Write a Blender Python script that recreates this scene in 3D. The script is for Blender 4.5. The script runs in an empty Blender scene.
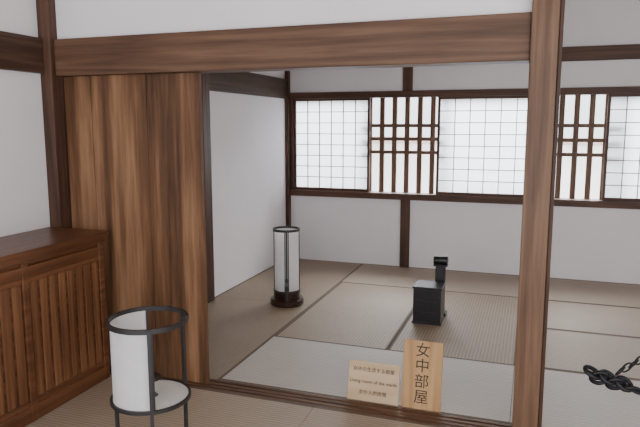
import bpy, bmesh, math, random
from mathutils import Vector, Matrix
random.seed(4)
scene = bpy.context.scene
COL = scene.collection

# ------------------------------------------------------------------ materials
def new_mat(name):
    m = bpy.data.materials.new(name); m.use_nodes = True
    nt = m.node_tree; nt.nodes.clear()
    out = nt.nodes.new('ShaderNodeOutputMaterial')
    return m, nt, out
def N(nt, t, **kw):
    n = nt.nodes.new(t)
    for k, v in kw.items():
        if k in n.inputs: n.inputs[k].default_value = v
        else: setattr(n, k, v)
    return n
def c4(c): return (c[0], c[1], c[2], 1)
def ramp(nt, stops):
    r = nt.nodes.new('ShaderNodeValToRGB')
    el = r.color_ramp.elements
    el[0].position, el[0].color = stops[0][0], c4(stops[0][1])
    el[1].position, el[1].color = stops[-1][0], c4(stops[-1][1])
    for p, c in stops[1:-1]:
        e = el.new(p); e.color = c4(c)
    return r

def wood(name, dark, mid, light, axis='Z', rough=0.5, fine=60, dist=3.0, band=5, bump=0.15, spec=0.3, ring=0.20, stretch=0.045, lo=0.28, hi=0.72):
    m, nt, out = new_mat(name); L = nt.links
    tc = N(nt, 'ShaderNodeTexCoord')
    oi = N(nt, 'ShaderNodeObjectInfo')
    add = N(nt, 'ShaderNodeVectorMath', operation='ADD')
    sc = N(nt, 'ShaderNodeVectorMath', operation='SCALE'); sc.inputs['Scale'].default_value = 7.0
    L.new(oi.outputs['Random'], sc.inputs[0])
    L.new(tc.outputs['Object'], add.inputs[0]); L.new(sc.outputs[0], add.inputs[1])
    mp = N(nt, 'ShaderNodeMapping'); s = [1, 1, 1]; s['XYZ'.index(axis)] = stretch
    mp.inputs['Scale'].default_value = s
    L.new(add.outputs[0], mp.inputs['Vector'])
    n0 = N(nt, 'ShaderNodeTexNoise', Scale=band, Detail=2.0, Roughness=0.5)
    L.new(mp.outputs[0], n0.inputs['Vector'])
    mul = N(nt, 'ShaderNodeMath', operation='MULTIPLY'); mul.inputs[1].default_value = dist*6
    L.new(n0.outputs['Fac'], mul.inputs[0])
    sn = N(nt, 'ShaderNodeMath', operation='PINGPONG'); sn.inputs[1].default_value = 1.0
    L.new(mul.outputs[0], sn.inputs[0])
    n1 = N(nt, 'ShaderNodeTexNoise', Scale=fine, Detail=4.0, Roughness=0.6)
    L.new(mp.outputs[0], n1.inputs['Vector'])
    n2 = N(nt, 'ShaderNodeTexNoise', Scale=1.7, Detail=2.0)
    L.new(add.outputs[0], n2.inputs['Vector'])
    a = N(nt, 'ShaderNodeMath', operation='MULTIPLY_ADD'); a.inputs[1].default_value = ring
    a.inputs[2].default_value = (0.34-ring)*0.5
    L.new(sn.outputs[0], a.inputs[0])
    b = N(nt, 'ShaderNodeMath', operation='MULTIPLY_ADD'); b.inputs[1].default_value = 0.45
    L.new(n1.outputs['Fac'], b.inputs[0]); L.new(a.outputs[0], b.inputs[2])
    c = N(nt, 'ShaderNodeMath', operation='MULTIPLY_ADD'); c.inputs[1].default_value = 0.25
    L.new(n2.outputs['Fac'], c.inputs[0]); L.new(b.outputs[0], c.inputs[2])
    r = ramp(nt, [(lo, dark), (0.5, mid), (hi, light)])
    L.new(c.outputs[0], r.inputs[0])
    bs = N(nt, 'ShaderNodeBsdfPrincipled', Roughness=rough)
    bs.inputs['Specular IOR Level'].default_value = spec
    L.new(r.outputs[0], bs.inputs['Base Color'])
    bp = N(nt, 'ShaderNodeBump', Strength=bump, Distance=0.004)
    L.new(b.outputs[0], bp.inputs['Height']); L.new(bp.outputs[0], bs.inputs['Normal'])
    L.new(bs.outputs[0], out.inputs[0])
    return m

def plaster(name, col, var=0.03):
    m, nt, out = new_mat(name); L = nt.links
    tc = N(nt, 'ShaderNodeTexCoord')
    n = N(nt, 'ShaderNodeTexNoise', Scale=2.0, Detail=5.0)
    L.new(tc.outputs['Object'], n.inputs['Vector'])
    r = ramp(nt, [(0.3, [x*(1-var) for x in col]), (0.7, [min(1, x*(1+var)) for x in col])])
    L.new(n.outputs['Fac'], r.inputs[0])
    n2 = N(nt, 'ShaderNodeTexNoise', Scale=180.0, Detail=3.0)
    L.new(tc.outputs['Object'], n2.inputs['Vector'])
    bp = N(nt, 'ShaderNodeBump', Strength=0.15, Distance=0.002)
    L.new(n2.outputs['Fac'], bp.inputs['Height'])
    bs = N(nt, 'ShaderNodeBsdfPrincipled', Roughness=0.9)
    L.new(r.outputs[0], bs.inputs['Base Color']); L.new(bp.outputs[0], bs.inputs['Normal'])
    L.new(bs.outputs[0], out.inputs[0])
    return m

def tatami(name, axis, c0, c1):
    m, nt, out = new_mat(name); L = nt.links
    tc = N(nt, 'ShaderNodeTexCoord')
    oi = N(nt, 'ShaderNodeObjectInfo')
    w = N(nt, 'ShaderNodeTexWave', Scale=14.0, Distortion=0.3, Detail=2.0)
    w.bands_direction = 'Y' if axis == 'X' else 'X'
    L.new(tc.outputs['Object'], w.inputs['Vector'])
    mp = N(nt, 'ShaderNodeMapping')
    mp.inputs['Scale'].default_value = (0.04, 1, 1) if axis == 'X' else (1, 0.04, 1)
    L.new(tc.outputs['Object'], mp.inputs['Vector'])
    n = N(nt, 'ShaderNodeTexNoise', Scale=200.0, Detail=2.0)
    L.new(mp.outputs[0], n.inputs['Vector'])
    n2 = N(nt, 'ShaderNodeTexNoise', Scale=1.6, Detail=4.0)
    L.new(tc.outputs['Object'], n2.inputs['Vector'])
    a = N(nt, 'ShaderNodeMath', operation='MULTIPLY'); a.inputs[1].default_value = 0.36
    L.new(w.outputs['Fac'], a.inputs[0])
    b = N(nt, 'ShaderNodeMath', operation='MULTIPLY_ADD'); b.inputs[1].default_value = 0.45
    L.new(n.outputs['Fac'], b.inputs[0]); L.new(a.outputs[0], b.inputs[2])
    c = N(nt, 'ShaderNodeMath', operation='MULTIPLY_ADD'); c.inputs[1].default_value = 0.25
    L.new(n2.outputs['Fac'], c.inputs[0]); L.new(b.outputs[0], c.inputs[2])
    d = N(nt, 'ShaderNodeMath', operation='MULTIPLY_ADD'); d.inputs[1].default_value = 0.12
    L.new(oi.outputs['Random'], d.inputs[0]); L.new(c.outputs[0], d.inputs[2])
    r = ramp(nt, [(0.22, c0), (0.88, c1)])
    L.new(d.outputs[0], r.inputs[0])
    bs = N(nt, 'ShaderNodeBsdfPrincipled', Roughness=0.5)
    bs.inputs['Specular IOR Level'].default_value = 0.4
    L.new(r.outputs[0], bs.inputs['Base Color'])
    bp = N(nt, 'ShaderNodeBump', Strength=0.25, Distance=0.003)
    L.new(b.outputs[0], bp.inputs['Height']); L.new(bp.outputs[0], bs.inputs['Normal'])
    L.new(bs.outputs[0], out.inputs[0])
    return m

def simple(name, col, rough=0.5, metal=0.0, var=0.15, scale=20):
    m, nt, out = new_mat(name); L = nt.links
    tc = N(nt, 'ShaderNodeTexCoord')
    n = N(nt, 'ShaderNodeTexNoise', Scale=float(scale), Detail=4.0)
    L.new(tc.outputs['Object'], n.inputs['Vector'])
    r = ramp(nt, [(0.3, [x*(1-var) for x in col]), (0.7, [min(1, x*(1+var)) for x in col])])
    L.new(n.outputs['Fac'], r.inputs[0])
    bs = N(nt, 'ShaderNodeBsdfPrincipled', Roughness=rough, Metallic=metal)
    L.new(r.outputs[0], bs.inputs['Base Color']); L.new(bs.outputs[0], out.inputs[0])
    return m

def paper(name, col, trans=0.5):
    m, nt, out = new_mat(name); L = nt.links
    tc = N(nt, 'ShaderNodeTexCoord')
    n = N(nt, 'ShaderNodeTexNoise', Scale=30.0, Detail=5.0)
    L.new(tc.outputs['Object'], n.inputs['Vector'])
    r = ramp(nt, [(0.3, [x*0.95 for x in col]), (0.7, col)])
    L.new(n.outputs['Fac'], r.inputs[0])
    d = N(nt, 'ShaderNodeBsdfDiffuse'); t = N(nt, 'ShaderNodeBsdfTranslucent')
    L.new(r.outputs[0], d.inputs[0]); L.new(r.outputs[0], t.inputs[0])
    mx = N(nt, 'ShaderNodeMixShader'); mx.inputs[0].default_value = trans
    L.new(d.outputs[0], mx.inputs[1]); L.new(t.outputs[0], mx.inputs[2])
    L.new(mx.outputs[0], out.inputs[0])
    return m

M_beam = wood('beam_wood_x', (0.055, 0.027, 0.015), (0.110, 0.056, 0.032), (0.18, 0.100, 0.058), 'X')
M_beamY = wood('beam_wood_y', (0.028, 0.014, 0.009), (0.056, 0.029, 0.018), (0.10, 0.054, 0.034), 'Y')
M_post = wood('post_wood', (0.062, 0.031, 0.017), (0.122, 0.064, 0.036), (0.20, 0.112, 0.066), 'Z')
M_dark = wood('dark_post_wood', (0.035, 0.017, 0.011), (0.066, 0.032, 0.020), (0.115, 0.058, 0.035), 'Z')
M_trimX = wood('trim_wood_x', (0.04, 0.019, 0.012), (0.08, 0.038, 0.023), (0.13, 0.065, 0.04), 'X')
M_door = wood('cedar_board', (0.045, 0.020, 0.009), (0.135, 0.063, 0.029), (0.285, 0.150, 0.077), 'Z', rough=0.55, fine=50, dist=1.3, band=4.5, bump=0.2, ring=0.30, stretch=0.055)
M_cab = wood('cabinet_wood', (0.055, 0.020, 0.009), (0.118, 0.046, 0.020), (0.185, 0.078, 0.035), 'Y', rough=0.35)
M_cabz = wood('cabinet_wood_z', (0.075, 0.029, 0.012), (0.155, 0.065, 0.028), (0.25, 0.115, 0.052), 'Z', rough=0.42)
M_kumiko = wood('kumiko_wood', (0.10, 0.065, 0.045), (0.18, 0.12, 0.085), (0.26, 0.18, 0.13), 'Z')
M_wall = plaster('white_plaster', (0.80, 0.77, 0.785))
M_ceil = wood('ceiling_boards', (0.26, 0.19, 0.13), (0.42, 0.32, 0.23), (0.52, 0.42, 0.32), 'Y')
M_shoji = paper('shoji_paper', (0.77, 0.81, 0.85), 0.52)
M_lpaper = paper('lantern_paper', (0.90, 0.89, 0.88), 0.45)
M_tx = tatami('tatami_weave_x', 'X', (0.24, 0.185, 0.13), (0.46, 0.375, 0.285))  # X weave lighter than Y weave: view-dependent sheen put into the base colours
M_tsheen = tatami('tatami_weave_pale', 'X', (0.32, 0.285, 0.245), (0.58, 0.54, 0.485))  # inner front row: window sheen painted in as a lighter base colour
M_ty = tatami('tatami_weave_y', 'Y', (0.18, 0.132, 0.088), (0.38, 0.295, 0.208))
M_heri = simple('tatami_border_cloth', (0.14, 0.105, 0.077), 0.8, scale=150)
M_sub = simple('subfloor_wood', (0.08, 0.055, 0.04), 0.8)
M_black = simple('black_lacquer', (0.012, 0.011, 0.012), 0.35)
M_blackfr = simple('dark_lantern_frame', (0.022, 0.019, 0.020), 0.45)
M_redlac = wood('lantern_base_wood', (0.012, 0.006, 0.005), (0.03, 0.012, 0.008), (0.06, 0.022, 0.014), 'X', rough=0.3)
M_iron = simple('wrought_iron', (0.02, 0.02, 0.022), 0.45, 0.7, 0.4, 60)
M_sign = wood('sign_wood', (0.30, 0.155, 0.06), (0.43, 0.245, 0.105), (0.53, 0.32, 0.15), 'Z', rough=0.5, fine=40, bump=0.05)
M_card = wood('sign_card_wood', (0.46, 0.31, 0.17), (0.54, 0.38, 0.23), (0.60, 0.44, 0.28), 'X', rough=0.5, fine=30, bump=0.03)
M_ink = simple('ink', (0.02, 0.015, 0.012), 0.6)
M_ground = simple('garden_gravel', (0.62, 0.60, 0.57), 0.9, scale=8)
M_gwall = simple('garden_wall_plaster', (0.80, 0.76, 0.75), 0.9, var=0.05, scale=3)
M_cope = simple('garden_wall_coping', (0.42, 0.33, 0.30), 0.8, scale=6)

# ------------------------------------------------------------------ builder
class B:
    def __init__(s): s.bm = bmesh.new(); s.mats = []
    def mi(s, m):
        if m not in s.mats: s.mats.append(m)
        return s.mats.index(m)
    def box(s, x0, x1, y0, y1, z0, z1, m, mtx=None):
        i = s.mi(m)
        vs = [Vector((x, y, z)) for x in (x0, x1) for y in (y0, y1) for z in (z0, z1)]
        if mtx: vs = [mtx @ v for v in vs]
        v = [s.bm.verts.new(c) for c in vs]
        for f in ((0,1,3,2),(4,6,7,5),(0,4,5,1),(2,3,7,6),(0,2,6,4),(1,5,7,3)):
            fc = s.bm.faces.new([v[k] for k in f]); fc.material_index = i
        return s
    def sweep(s, pts, rads, m, seg=12, closed=False, smooth=True, caps=True, up=None):
        i = s.mi(m); n = len(pts); rings = []
        pts = [Vector(p) for p in pts]
        if isinstance(rads, (int, float)): rads = [rads]*n
        ref = None
        for k in range(n):
            if closed: t = pts[(k+1) % n]-pts[k-1]
            else: t = pts[min(k+1, n-1)]-pts[max(k-1, 0)]
            t.normalize()
            if ref is None:
                ref = Vector(up) if up else (Vector((0,0,1)) if abs(t.z) < 0.9 else Vector((1,0,0)))
            u = (ref - t*ref.dot(t)).normalized(); w = t.cross(u); ref = u
            rings.append([s.bm.verts.new(pts[k]+(u*math.cos(2*math.pi*j/seg)+w*math.sin(2*math.pi*j/seg))*rads[k]) for j in range(seg)])
        for k in range(n if closed else n-1):
            a, b = rings[k], rings[(k+1) % n]
            for j in range(seg):
                f = s.bm.faces.new((a[j], a[(j+1) % seg], b[(j+1) % seg], b[j])); f.material_index = i; f.smooth = smooth
        if not closed and caps:
            for r in (rings[0], rings[-1]):
                f = s.bm.faces.new(r); f.material_index = i
        return s
    def lathe(s, prof, m, seg=48, c=(0, 0, 0)):
        i = s.mi(m); rings = []
        for j in range(seg):
            a = 2*math.pi*j/seg
            rings.append([s.bm.verts.new((c[0]+r*math.cos(a), c[1]+r*math.sin(a), c[2]+z)) for r, z in prof])
        n = len(prof)
        for j in range(seg):
            a, b = rings[j], rings[(j+1) % seg]
            for k in range(n):
                f = s.bm.faces.new((a[k], b[k], b[(k+1) % n], a[(k+1) % n])); f.material_index = i; f.smooth = False
        return s
    def arc(s, R, t, z0, z1, a0, a1, m, seg=32):
        i = s.mi(m); cols = []
        for j in range(seg+1):
            a = a0+(a1-a0)*j/seg
            cols.append([s.bm.verts.new((r*math.cos(a), r*math.sin(a), z)) for r, z in ((R, z0), (R, z1))])
        for j in range(seg):
            a, b = cols[j], cols[j+1]
            f = s.bm.faces.new((a[0], b[0], b[1], a[1])); f.material_index = i; f.smooth = True
        return s
    def done(s, name, loc=(0, 0, 0), rot=(0, 0, 0), bevel=0.0, seg=2, recalc=True):
        if recalc: bmesh.ops.recalc_face_normals(s.bm, faces=s.bm.faces)
        me = bpy.data.meshes.new(name); s.bm.to_mesh(me); s.bm.free()
        for m in s.mats: me.materials.append(m)
        o = bpy.data.objects.new(name, me); COL.objects.link(o)
        o.location = loc; o.rotation_euler = rot
        if bevel:
            md = o.modifiers.new('bevel', 'BEVEL'); md.width = bevel; md.segments = seg
            md.limit_method = 'ANGLE'; md.angle_limit = math.radians(40)
        return o
def bx(name, x0, x1, y0, y1, z0, z1, m, bevel=0.0):
    return B().box(x0, x1, y0, y1, z0, z1, m).done(name, bevel=bevel)

# ------------------------------------------------------------------ dimensions
LW, LN = -2.60, -2.74
YB = 6.35
RW = 3.35
H = 2.75

# ------------------------------------------------------------------ shell
bx('floor', -3.0, RW+0.1, -0.9, 6.6, -0.12, -0.03, M_sub)
bx('ceiling', -3.0, RW+0.1, -0.9, 6.6, H, H+0.06, M_ceil)
wb = B()
wb.box(LW-0.1, RW+0.1, YB, YB+0.12, -0.03, 0.725, M_wall)
wb.box(LW-0.1, RW+0.1, YB, YB+0.12, 1.855, H, M_wall)
wb.box(LW-0.1, -2.555, YB, YB+0.12, 0.725, 1.855, M_wall)
wb.box(0.04, 0.15, YB, YB+0.12, 0.725, 1.855, M_wall)
wb.box(2.75, RW+0.1, YB, YB+0.12, 0.725, 1.855, M_wall)
wb.done('wall_back')
bx('wall_left', LW-0.1, LW, 3.07, YB, -0.03, H, M_wall)
bx('wall_left_front_room', LN-0.1, LN, -0.9, 3.06, -0.03, H, M_wall)
bx('wall_right', RW, RW+0.1, 1.2, YB, -0.03, H, M_wall)
bx('wall_partition', LN, -0.035, 2.965, 3.03, 1.995, H, M_wall)

bx('lintel_beam', -2.655, -0.035, 2.93, 3.07, 1.787, 1.995, M_beam, 0.004)
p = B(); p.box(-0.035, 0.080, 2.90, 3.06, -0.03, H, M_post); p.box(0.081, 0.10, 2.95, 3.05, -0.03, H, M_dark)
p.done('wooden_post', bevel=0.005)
bx('wooden_post.001', -2.739, -2.658, 2.90, 3.06, -0.03, H, M_dark, 0.004)
bx('trim_1', LN, LN+0.035, -0.9, 2.90, 1.80, 2.0, M_beamY, 0.004)
bx('wooden_post.002', -2.6, -2.555, 4.44, 4.56, 0.0, 2.0, M_dark, 0.004)
bx('trim_2', LW, LW+0.03, 3.075, 6.30, 1.79, 2.0, M_beamY, 0.004)
bx('wooden_post.003', -2.6, -2.557, 6.29, 6.35, 0.0, H, M_dark, 0.004)
t = B(); t.box(-1.30, -1.20, YB-0.03, YB, 0.0, 0.725, M_dark); t.box(-1.30, -1.20, YB-0.03, YB, 1.855, H, M_dark)
t.done('trim_3', bevel=0.004)
bx('wooden_post.004', 0.042, 0.148, YB-0.03, YB, 0.0, H, M_dark, 0.004)
bx('trim_4', -2.556, RW, YB-0.045, YB, 2.10, 2.23, M_trimX, 0.004)
t = B(); t.box(1.35, 1.45, YB-0.03, YB, 0.0, 0.725, M_dark); t.box(1.35, 1.45, YB-0.03, YB, 1.855, H, M_dark)
t.done('trim_5', bevel=0.004)
def window(n, x0, x1):
    w = B()
    w.box(x0, x1, YB-0.04, YB+0.12, 0.725, 0.79, M_trimX)
    w.box(x0, x1, YB-0.04, YB+0.12, 1.79, 1.855, M_trimX)
    w.box(x0, x0+0.035, YB-0.02, YB+0.12, 0.79, 1.79, M_dark)
    w.box(x1-0.035, x1, YB-0.02, YB+0.12, 0.79, 1.79, M_dark)
    w.done('window_%d' % n, bevel=0.003)
window(1, -2.555, 0.04); window(2, 0.15, 2.75)

def shoji(x0, x1, y, cols=6, rows=8, z0=0.79, z1=1.79):
    s = B(); st = 0.024
    s.box(x0, x0+st, y, y+0.026, z0, z1, M_dark); s.box(x1-st, x1, y, y+0.026, z0, z1, M_dark)
    s.box(x0+st, x1-st, y, y+0.026, z0, z0+0.03, M_trimX); s.box(x0+st, x1-st, y, y+0.026, z1-0.025, z1, M_trimX)
    for i in range(1, cols):
        x = x0+st+(x1-x0-2*st)*i/cols
        s.box(x-0.004, x+0.004, y+0.006, y+0.020, z0+0.03, z1-0.025, M_kumiko)
    for j in range(1, rows):
        z = z0+0.03+(z1-z0-0.055)*j/rows
        s.box(x0+st, x1-st, y+0.008, y+0.020, z-0.004, z+0.004, M_kumiko)
    i = s.mi(M_shoji)
    vs = [s.bm.verts.new(c) for c in ((x0+0.01, y+0.0205, z0+0.01), (x1-0.01, y+0.0205, z0+0.01), (x1-0.01, y+0.0205, z1-0.01), (x0+0.01, y+0.0205, z1-0.01))]
    f = s.bm.faces.new(vs); f.material_index = i
    s.done('shoji_screen')
shoji(-2.52, -1.655, YB+0.005)
shoji(-0.94, 0.005, YB+0.005)
shoji(0.64, 1.52, YB+0.005)
shoji(1.50, 2.38, YB+0.04)

def lattice(x0, x1, first, pitch=0.135, bw=0.05):
    l = B(); x = first
    while x < x1:
        l.box(x, x+bw, YB+0.085, YB+0.115, 0.79, 1.79, M_post); x += pitch
    for z in (1.50, 1.36, 1.22):
        l.box(x0, x1, YB+0.065, YB+0.085, z-0.018, z+0.018, M_post)
    l.done('window_lattice')
lattice(-1.75, -0.85, -1.70); lattice(0.185, 0.80, 0.22)

# ------------------------------------------------------------------ tatami
def mat(x0, x1, y0, y1):
    g = 0.0015; b = B(); lx = (x1-x0) > (y1-y0)
    sheen = abs(y0-3.07) < 0.01 and lx and x0 < 1.0
    b.box(x0+g, x1-g, y0+g, y1-g, -0.03, 0.0, (M_tsheen if sheen else M_tx) if lx else M_ty)
    w = 0.018
    if lx:
        b.box(x0+g, x1-g, y0+g, y0+w, -0.001, 0.0012, M_heri); b.box(x0+g, x1-g, y1-w, y1-g, -0.001, 0.0012, M_heri)
    else:
        b.box(x0+g, x0+w, y0+g, y1-g, -0.001, 0.0012, M_heri); b.box(x1-w, x1-g, y0+g, y1-g, -0.001, 0.0012, M_heri)
    b.done('tatami_mat')
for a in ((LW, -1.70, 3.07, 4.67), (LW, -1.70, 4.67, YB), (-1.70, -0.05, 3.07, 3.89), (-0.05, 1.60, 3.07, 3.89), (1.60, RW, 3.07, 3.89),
          (-1.70, -0.87, 3.89, 5.50), (-0.87, -0.04, 3.89, 5.50), (-0.04, 1.60, 3.89, 4.70), (-0.04, 1.60, 4.70, 5.50),
          (1.60, 2.45, 3.89, 5.50), (2.45, RW, 3.89, 5.50),
          (-1.70, -0.05, 5.50, YB), (-0.05, 1.60, 5.50, YB), (1.60, RW, 5.50, YB),
          (-2.74, -1.05, 2.08, 2.93), (-1.05, 0.62, 2.08, 2.93), (0.62, 2.30, 2.08, 2.93), (2.30, RW, 2.08, 2.93),
          (-2.74, -1.90, 0.4, 2.08), (-1.90, -1.05, 0.4, 2.08), (-1.05, 0.62, 1.24, 2.08), (-1.05, 0.62, 0.4, 1.24), (0.62, 1.46, 0.4, 2.08), (1.46, 2.30, 0.4, 2.08),
          (-2.74, -1.05, -0.45, 0.4), (-1.05, 0.62, -0.45, 0.4), (0.62, 2.30, -0.45, 0.4)):
    mat(*a)
s = B(); s.box(-2.655, RW, 2.93, 3.07, -0.03, -0.008, M_trimX)
for y in (2.93, 2.965, 3.005, 3.045):
    s.box(-2.655, RW, y, y+0.020, -0.008, 0.001, M_beam)
s.done('threshold_track')

# ------------------------------------------------------------------ cedar board door
d = B(); xs = [-2.650, -2.46, -2.27, -2.08, -1.90, -1.735]
for k in range(5):
    y = 2.986+(0.003 if k % 2 else 0)
    d.box(xs[k]+0.0008, xs[k+1]-0.0008, y, 3.012, 0.002, 1.787, M_door)
d.done('cedar_door', bevel=0.0012)
bx('cedar_door.001', -2.650, -1.78, 3.022, 3.044, 0.002, 1.787, M_door, 0.002)

# ------------------------------------------------------------------ cabinet
c = B(); X0, XF, Y0, Y1 = LN+0.002, -2.345, 1.05, 2.895
c.box(X0, XF+0.035, Y0-0.02, Y1, 0.868, 0.896, M_cab)
c.box(X0, XF+0.014, Y0-0.01, Y1-0.004, 0.835, 0.868, M_cab)
c.box(X0, XF-0.012, Y0, Y1-0.01, 0.0015, 0.835, M_cab)
c.box(XF-0.012, XF, Y0, Y1-0.01, 0.755, 0.81, M_cab)
c.box(XF-0.012, XF, Y0, Y1-0.01, 0.0015, 0.085, M_cab)
for y in (Y0, 1.66, 2.28, Y1-0.05):
    c.box(XF-0.012, XF+0.002, y, y+0.04, 0.0015, 0.835, M_cab)
for (a, b_) in ((Y0+0.04, 1.66), (1.70, 2.28), (2.32, Y1-0.05)):
    c.box(XF-0.012, XF-0.003, a, b_, 0.725, 0.755, M_cab); c.box(XF-0.012, XF-0.003, a, b_, 0.085, 0.12, M_cab)
    n = 8
    for k in range(n):
        y = a+(b_-a)*(k+0.5)/n; hw = (b_-a)/n*0.5-0.009
        c.box(XF-0.012, XF-0.004, y-hw, y+hw, 0.12, 0.725, M_cabz)
c.done('storage_cabinet', bevel=0.004)

# ------------------------------------------------------------------ lanterns
def lantern(loc, R, z_top, z_ring, ph, paper_a, base):
    b = B()
    bw = 0.0075
    ring = lambda z, h, Ro, Ri, m: b.lathe([(Ro, z), (Ro, z+h), (Ri, z+h), (Ri, z)], m)
    ring(z_top-0.020, 0.020, R, R-0.010, M_blackfr)
    ring(z_ring, 0.015, R, R-0.010, M_blackfr)
    for k in (0, 120, -120):
        a = ph+math.radians(k)
        mt = Matrix.Rotation(a, 4, 'Z')
        b.box(R-0.004, R+0.008, -bw, bw, 0.0 if not base else 0.05, z_top-0.003, M_blackfr, mt)
    a0, a1 = math.radians(paper_a[0])+ph, math.radians(paper_a[1])+ph
    b.arc(R-0.013, 0, z_ring+0.004, z_top-0.016, a0, a1, M_lpaper)
    for a in (a0, a1):
        b.box(R-0.018, R-0.010, -0.004, 0.004, z_ring, z_top-0.01, M_blackfr, Matrix.Rotation(a, 4, 'Z'))
    if base:
        b.lathe([(0.0005, 0), (R+0.018, 0), (R+0.026, 0.010), (R+0.026, 0.045), (R+0.020, 0.055), (0.0005, 0.055)], M_redlac)
        b.lathe([(0.0005, 0.055), (R-0.002, 0.055), (R-0.002, z_ring+0.004), (0.0005, z_ring+0.004)], M_redlac)
        zb = z_ring+0.004
    else:
        b.lathe([(0.0005, z_ring), (R-0.012, z_ring), (R-0.012, z_ring+0.012), (0.0005, z_ring+0.012)], M_lpaper)
        zb = z_ring+0.012
        for k in (0, 120, -120):
            a = ph+math.radians(k)
            b.box(0, R, -0.007, 0.007, 0.05, 0.064, M_blackfr, Matrix.Rotation(a, 4, 'Z'))
    b.lathe([(0.0005, zb), (0.03, zb), (0.008, zb+0.02), (0.008, zb+0.06), (0.045, zb+0.075), (0.045, zb+0.082), (0.0005, zb+0.076)], M_black, 24)
    b.done('paper_lantern', loc=loc)
ph1 = math.atan2(-2.09, 1.49)
lantern((-1.49, 2.09, 0.0013), 0.167, 0.705, 0.35, ph1, (-178, 4), False)
ph2 = math.atan2(-4.68, 1.92)
lantern((-1.92, 4.66, 0.0013), 0.115, 0.65, 0.115, ph2, (8, 352), True)

# ------------------------------------------------------------------ black box stand
k = B()
k.box(-0.105, 0.105, -0.095, 0.105, 0.012, 0.272, M_black)
k.box(-0.112, 0.112, -0.102, 0.112, 0.272, 0.288, M_black)
k.box(-0.112, 0.112, -0.102, 0.112, 0.0, 0.014, M_black)
for z in (0.02, 0.105, 0.19):
    k.box(-0.095, 0.095, -0.101, -0.094, z, z+0.078, M_black)
    k.sweep([(0, -0.100, z+0.04), (0, -0.112, z+0.04)], 0.006, M_iron, 10)
k.done('lacquer_drawer_box', loc=(-0.71, 4.60, 0.0), bevel=0.003)
k = B()
k.box(-0.055, 0.055, -0.05, 0.05, 0.0, 0.03, M_black)
k.box(-0.038, 0.038, -0.022, 0.022, 0.03, 0.40, M_black)
k.box(-0.055, 0.055, -0.03, 0.03, 0.40, 0.415, M_black)
k.sweep([(-0.055, 0, 0.445), (0.055, 0, 0.445)], 0.034, M_black, 20)
k.box(-0.03, 0.03, -0.026, 0.026, 0.30, 0.33, M_black)
k.done('lacquer_headrest_stand', loc=(-0.65, 4.775, 0), bevel=0.003)

# ------------------------------------------------------------------ signs
def text(body, size, loc, parent, name, ls=1.0):
    cu = bpy.data.curves.new(name, 'FONT'); cu.body = body; cu.size = size
    cu.align_x = 'CENTER'; cu.align_y = 'CENTER'; cu.space_line = ls; cu.extrude = 0.0004
    cu.materials.append(M_ink)
    o = bpy.data.objects.new(name, cu); COL.objects.link(o)
    o.parent = parent; o.location = loc; o.rotation_euler = (math.radians(90), 0, 0)
    return o
def sign(name, loc, w, h, m, tilt):
    b = B(); b.box(-w/2, w/2, 0, 0.014, 0, h, m)
    T = math.radians(tilt)
    q = Vector((0, 0.10*math.cos(T), 0.10*math.sin(T)))
    b.sweep([(0, 0.013, h*0.7), q], 0.005, m, 8)
    return b.done(name, loc=loc, rot=(-T, 0, 0), bevel=0.0015)
s1 = sign('room_name_sign', (-0.505, 3.075, 0.0013), 0.21, 0.365, M_sign, 9)
for i, ch in enumerate('女中部屋'):
    text(ch, 0.080, (0, -0.002, 0.312-i*0.083), s1, 'kanji_%d' % (i+1))
s2 = sign('explanation_sign', (-0.77, 3.075, 0.0013), 0.285, 0.215, M_card, 12)
text('女中の生活する部屋', 0.026, (0, -0.002, 0.172), s2, 'line_japanese')
text('Living room of the maids', 0.0262, (0, -0.002, 0.107), s2, 'line_english')
text('女仆人的房間', 0.026, (0, -0.002, 0.048), s2, 'line_chinese')

# ------------------------------------------------------------------ iron chain barrier
def link(b, c, d, roll, L, W, r):
    d = Vector(d).normalized(); u = Vector((0, 1, 0)); u = (u-d*u.dot(d)).normalized(); w = d.cross(u)
    s_ = u*math.cos(roll)+w*math.sin(roll); nrm = d.cross(s_)
    pts = []
    for j in range(20):
        a = 2*math.pi*j/20
        pts.append(Vector(c)+d*(math.cos(a)*L/2)+s_*(math.sin(a)*W/2))
    b.sweep(pts, r, M_iron, 8, closed=True, up=nrm)
ch = B()
PX, PY = 0.66, 2.30
ch.lathe([(0.0005, 0), (0.11, 0), (0.11, 0.012), (0.03, 0.03), (0.0005, 0.03)], M_iron, 32, c=(PX, PY, 0.0013))
ch.sweep([(PX, PY, 0.02), (PX, PY, 1.05)], 0.014, M_iron, 16)
ch.sweep([(PX, PY, 1.04), (PX, PY, 1.055), (PX, PY, 1.075), (PX, PY, 1.09)], [0.016, 0.026, 0.024, 0.008], M_iron, 16)
A0, A1 = Vector((PX, PY, 0.50)), Vector((0.24, PY, 0.612))
for ph in (0, math.pi):
    pts = []
    for i in range(61):
        f = i/60; q = A0.lerp(A1, f); a = ph+f*26
        pts.append(q+Vector((0.0, math.cos(a), math.sin(a)))*0.0065)
    ch.sweep(pts, 0.007, M_iron, 8)
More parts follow.
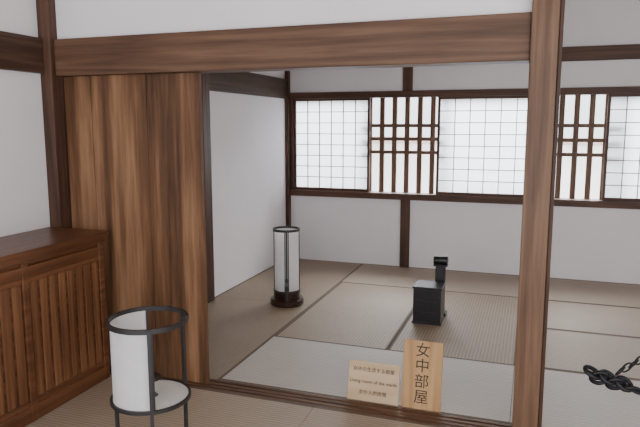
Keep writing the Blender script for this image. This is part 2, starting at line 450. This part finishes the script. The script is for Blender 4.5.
for i, (x, z, rl) in enumerate(((0.238, 0.620, 0.3), (0.262, 0.603, 1.8), (0.290, 0.608, 0.5), (0.316, 0.588, 2.0), (0.343, 0.592, 0.6))):
    link(ch, (x, PY, z), (1, 0.2, -0.5+0.5*(i % 2)), rl, 0.058, 0.046, 0.0078)
p0, p1 = Vector((0.318, PY, 0.63)), Vector((PX, PY, 1.05)); n = 17
for i in range(n):
    f = (i+0.5)/n; q = p0.lerp(p1, f); q.z -= 0.05*math.sin(math.pi*f)
    link(ch, q, (p1-p0), (i % 2)*math.pi/2, 0.042, 0.020, 0.0032)
ch.sweep([(0.24, PY, 0.612), (0.222, PY, 0.618), (0.212, PY, 0.632), (0.222, PY, 0.645)], [0.01, 0.009, 0.007, 0.004], M_iron, 10)
ch.done('iron_chain_barrier')

# ------------------------------------------------------------------ outside
bx('garden_ground', -14, 14, 6.61, 24, -0.5, -0.4, M_ground)
f = B(); f.box(-9, 9, 9.8, 9.95, -0.4, 1.22, M_gwall); f.box(-9, 9, 9.7, 10.05, 1.22, 1.32, M_cope)
f.done('garden_wall')

# ------------------------------------------------------------------ light
w = bpy.data.worlds.new('World'); scene.world = w; w.use_nodes = True
bg = w.node_tree.nodes['Background']; bg.inputs[0].default_value = (0.89, 0.93, 1.0, 1); bg.inputs[1].default_value = 3.3
def area(name, loc, rot, sx, sy, e, col):
    l = bpy.data.lights.new(name, 'AREA'); l.shape = 'RECTANGLE'; l.size = sx; l.size_y = sy; l.energy = e; l.color = col
    o = bpy.data.objects.new(name, l); COL.objects.link(o); o.location = loc; o.rotation_euler = [math.radians(a) for a in rot]
area('sky_light_garden', (0.2, 9.0, 3.9), (-62, 0, 0), 8, 2.5, 2500, (0.96, 0.97, 1.0))
area('window_light_front_room', (1.5, -0.8, 1.7), (83, 0, 12), 2.6, 1.4, 40, (1.0, 0.95, 0.90))  # added fill from behind the camera; no window is built there

# ------------------------------------------------------------------ camera
cd = bpy.data.cameras.new('camera'); cam = bpy.data.objects.new('camera', cd); COL.objects.link(cam)
cd.sensor_width = 36; cd.lens = 610/640*36; cd.clip_start = 0.05
cam.location = (0, 0, 1.5); cam.rotation_euler = (math.radians(81.8), 0, math.radians(19.2))
scene.camera = cam
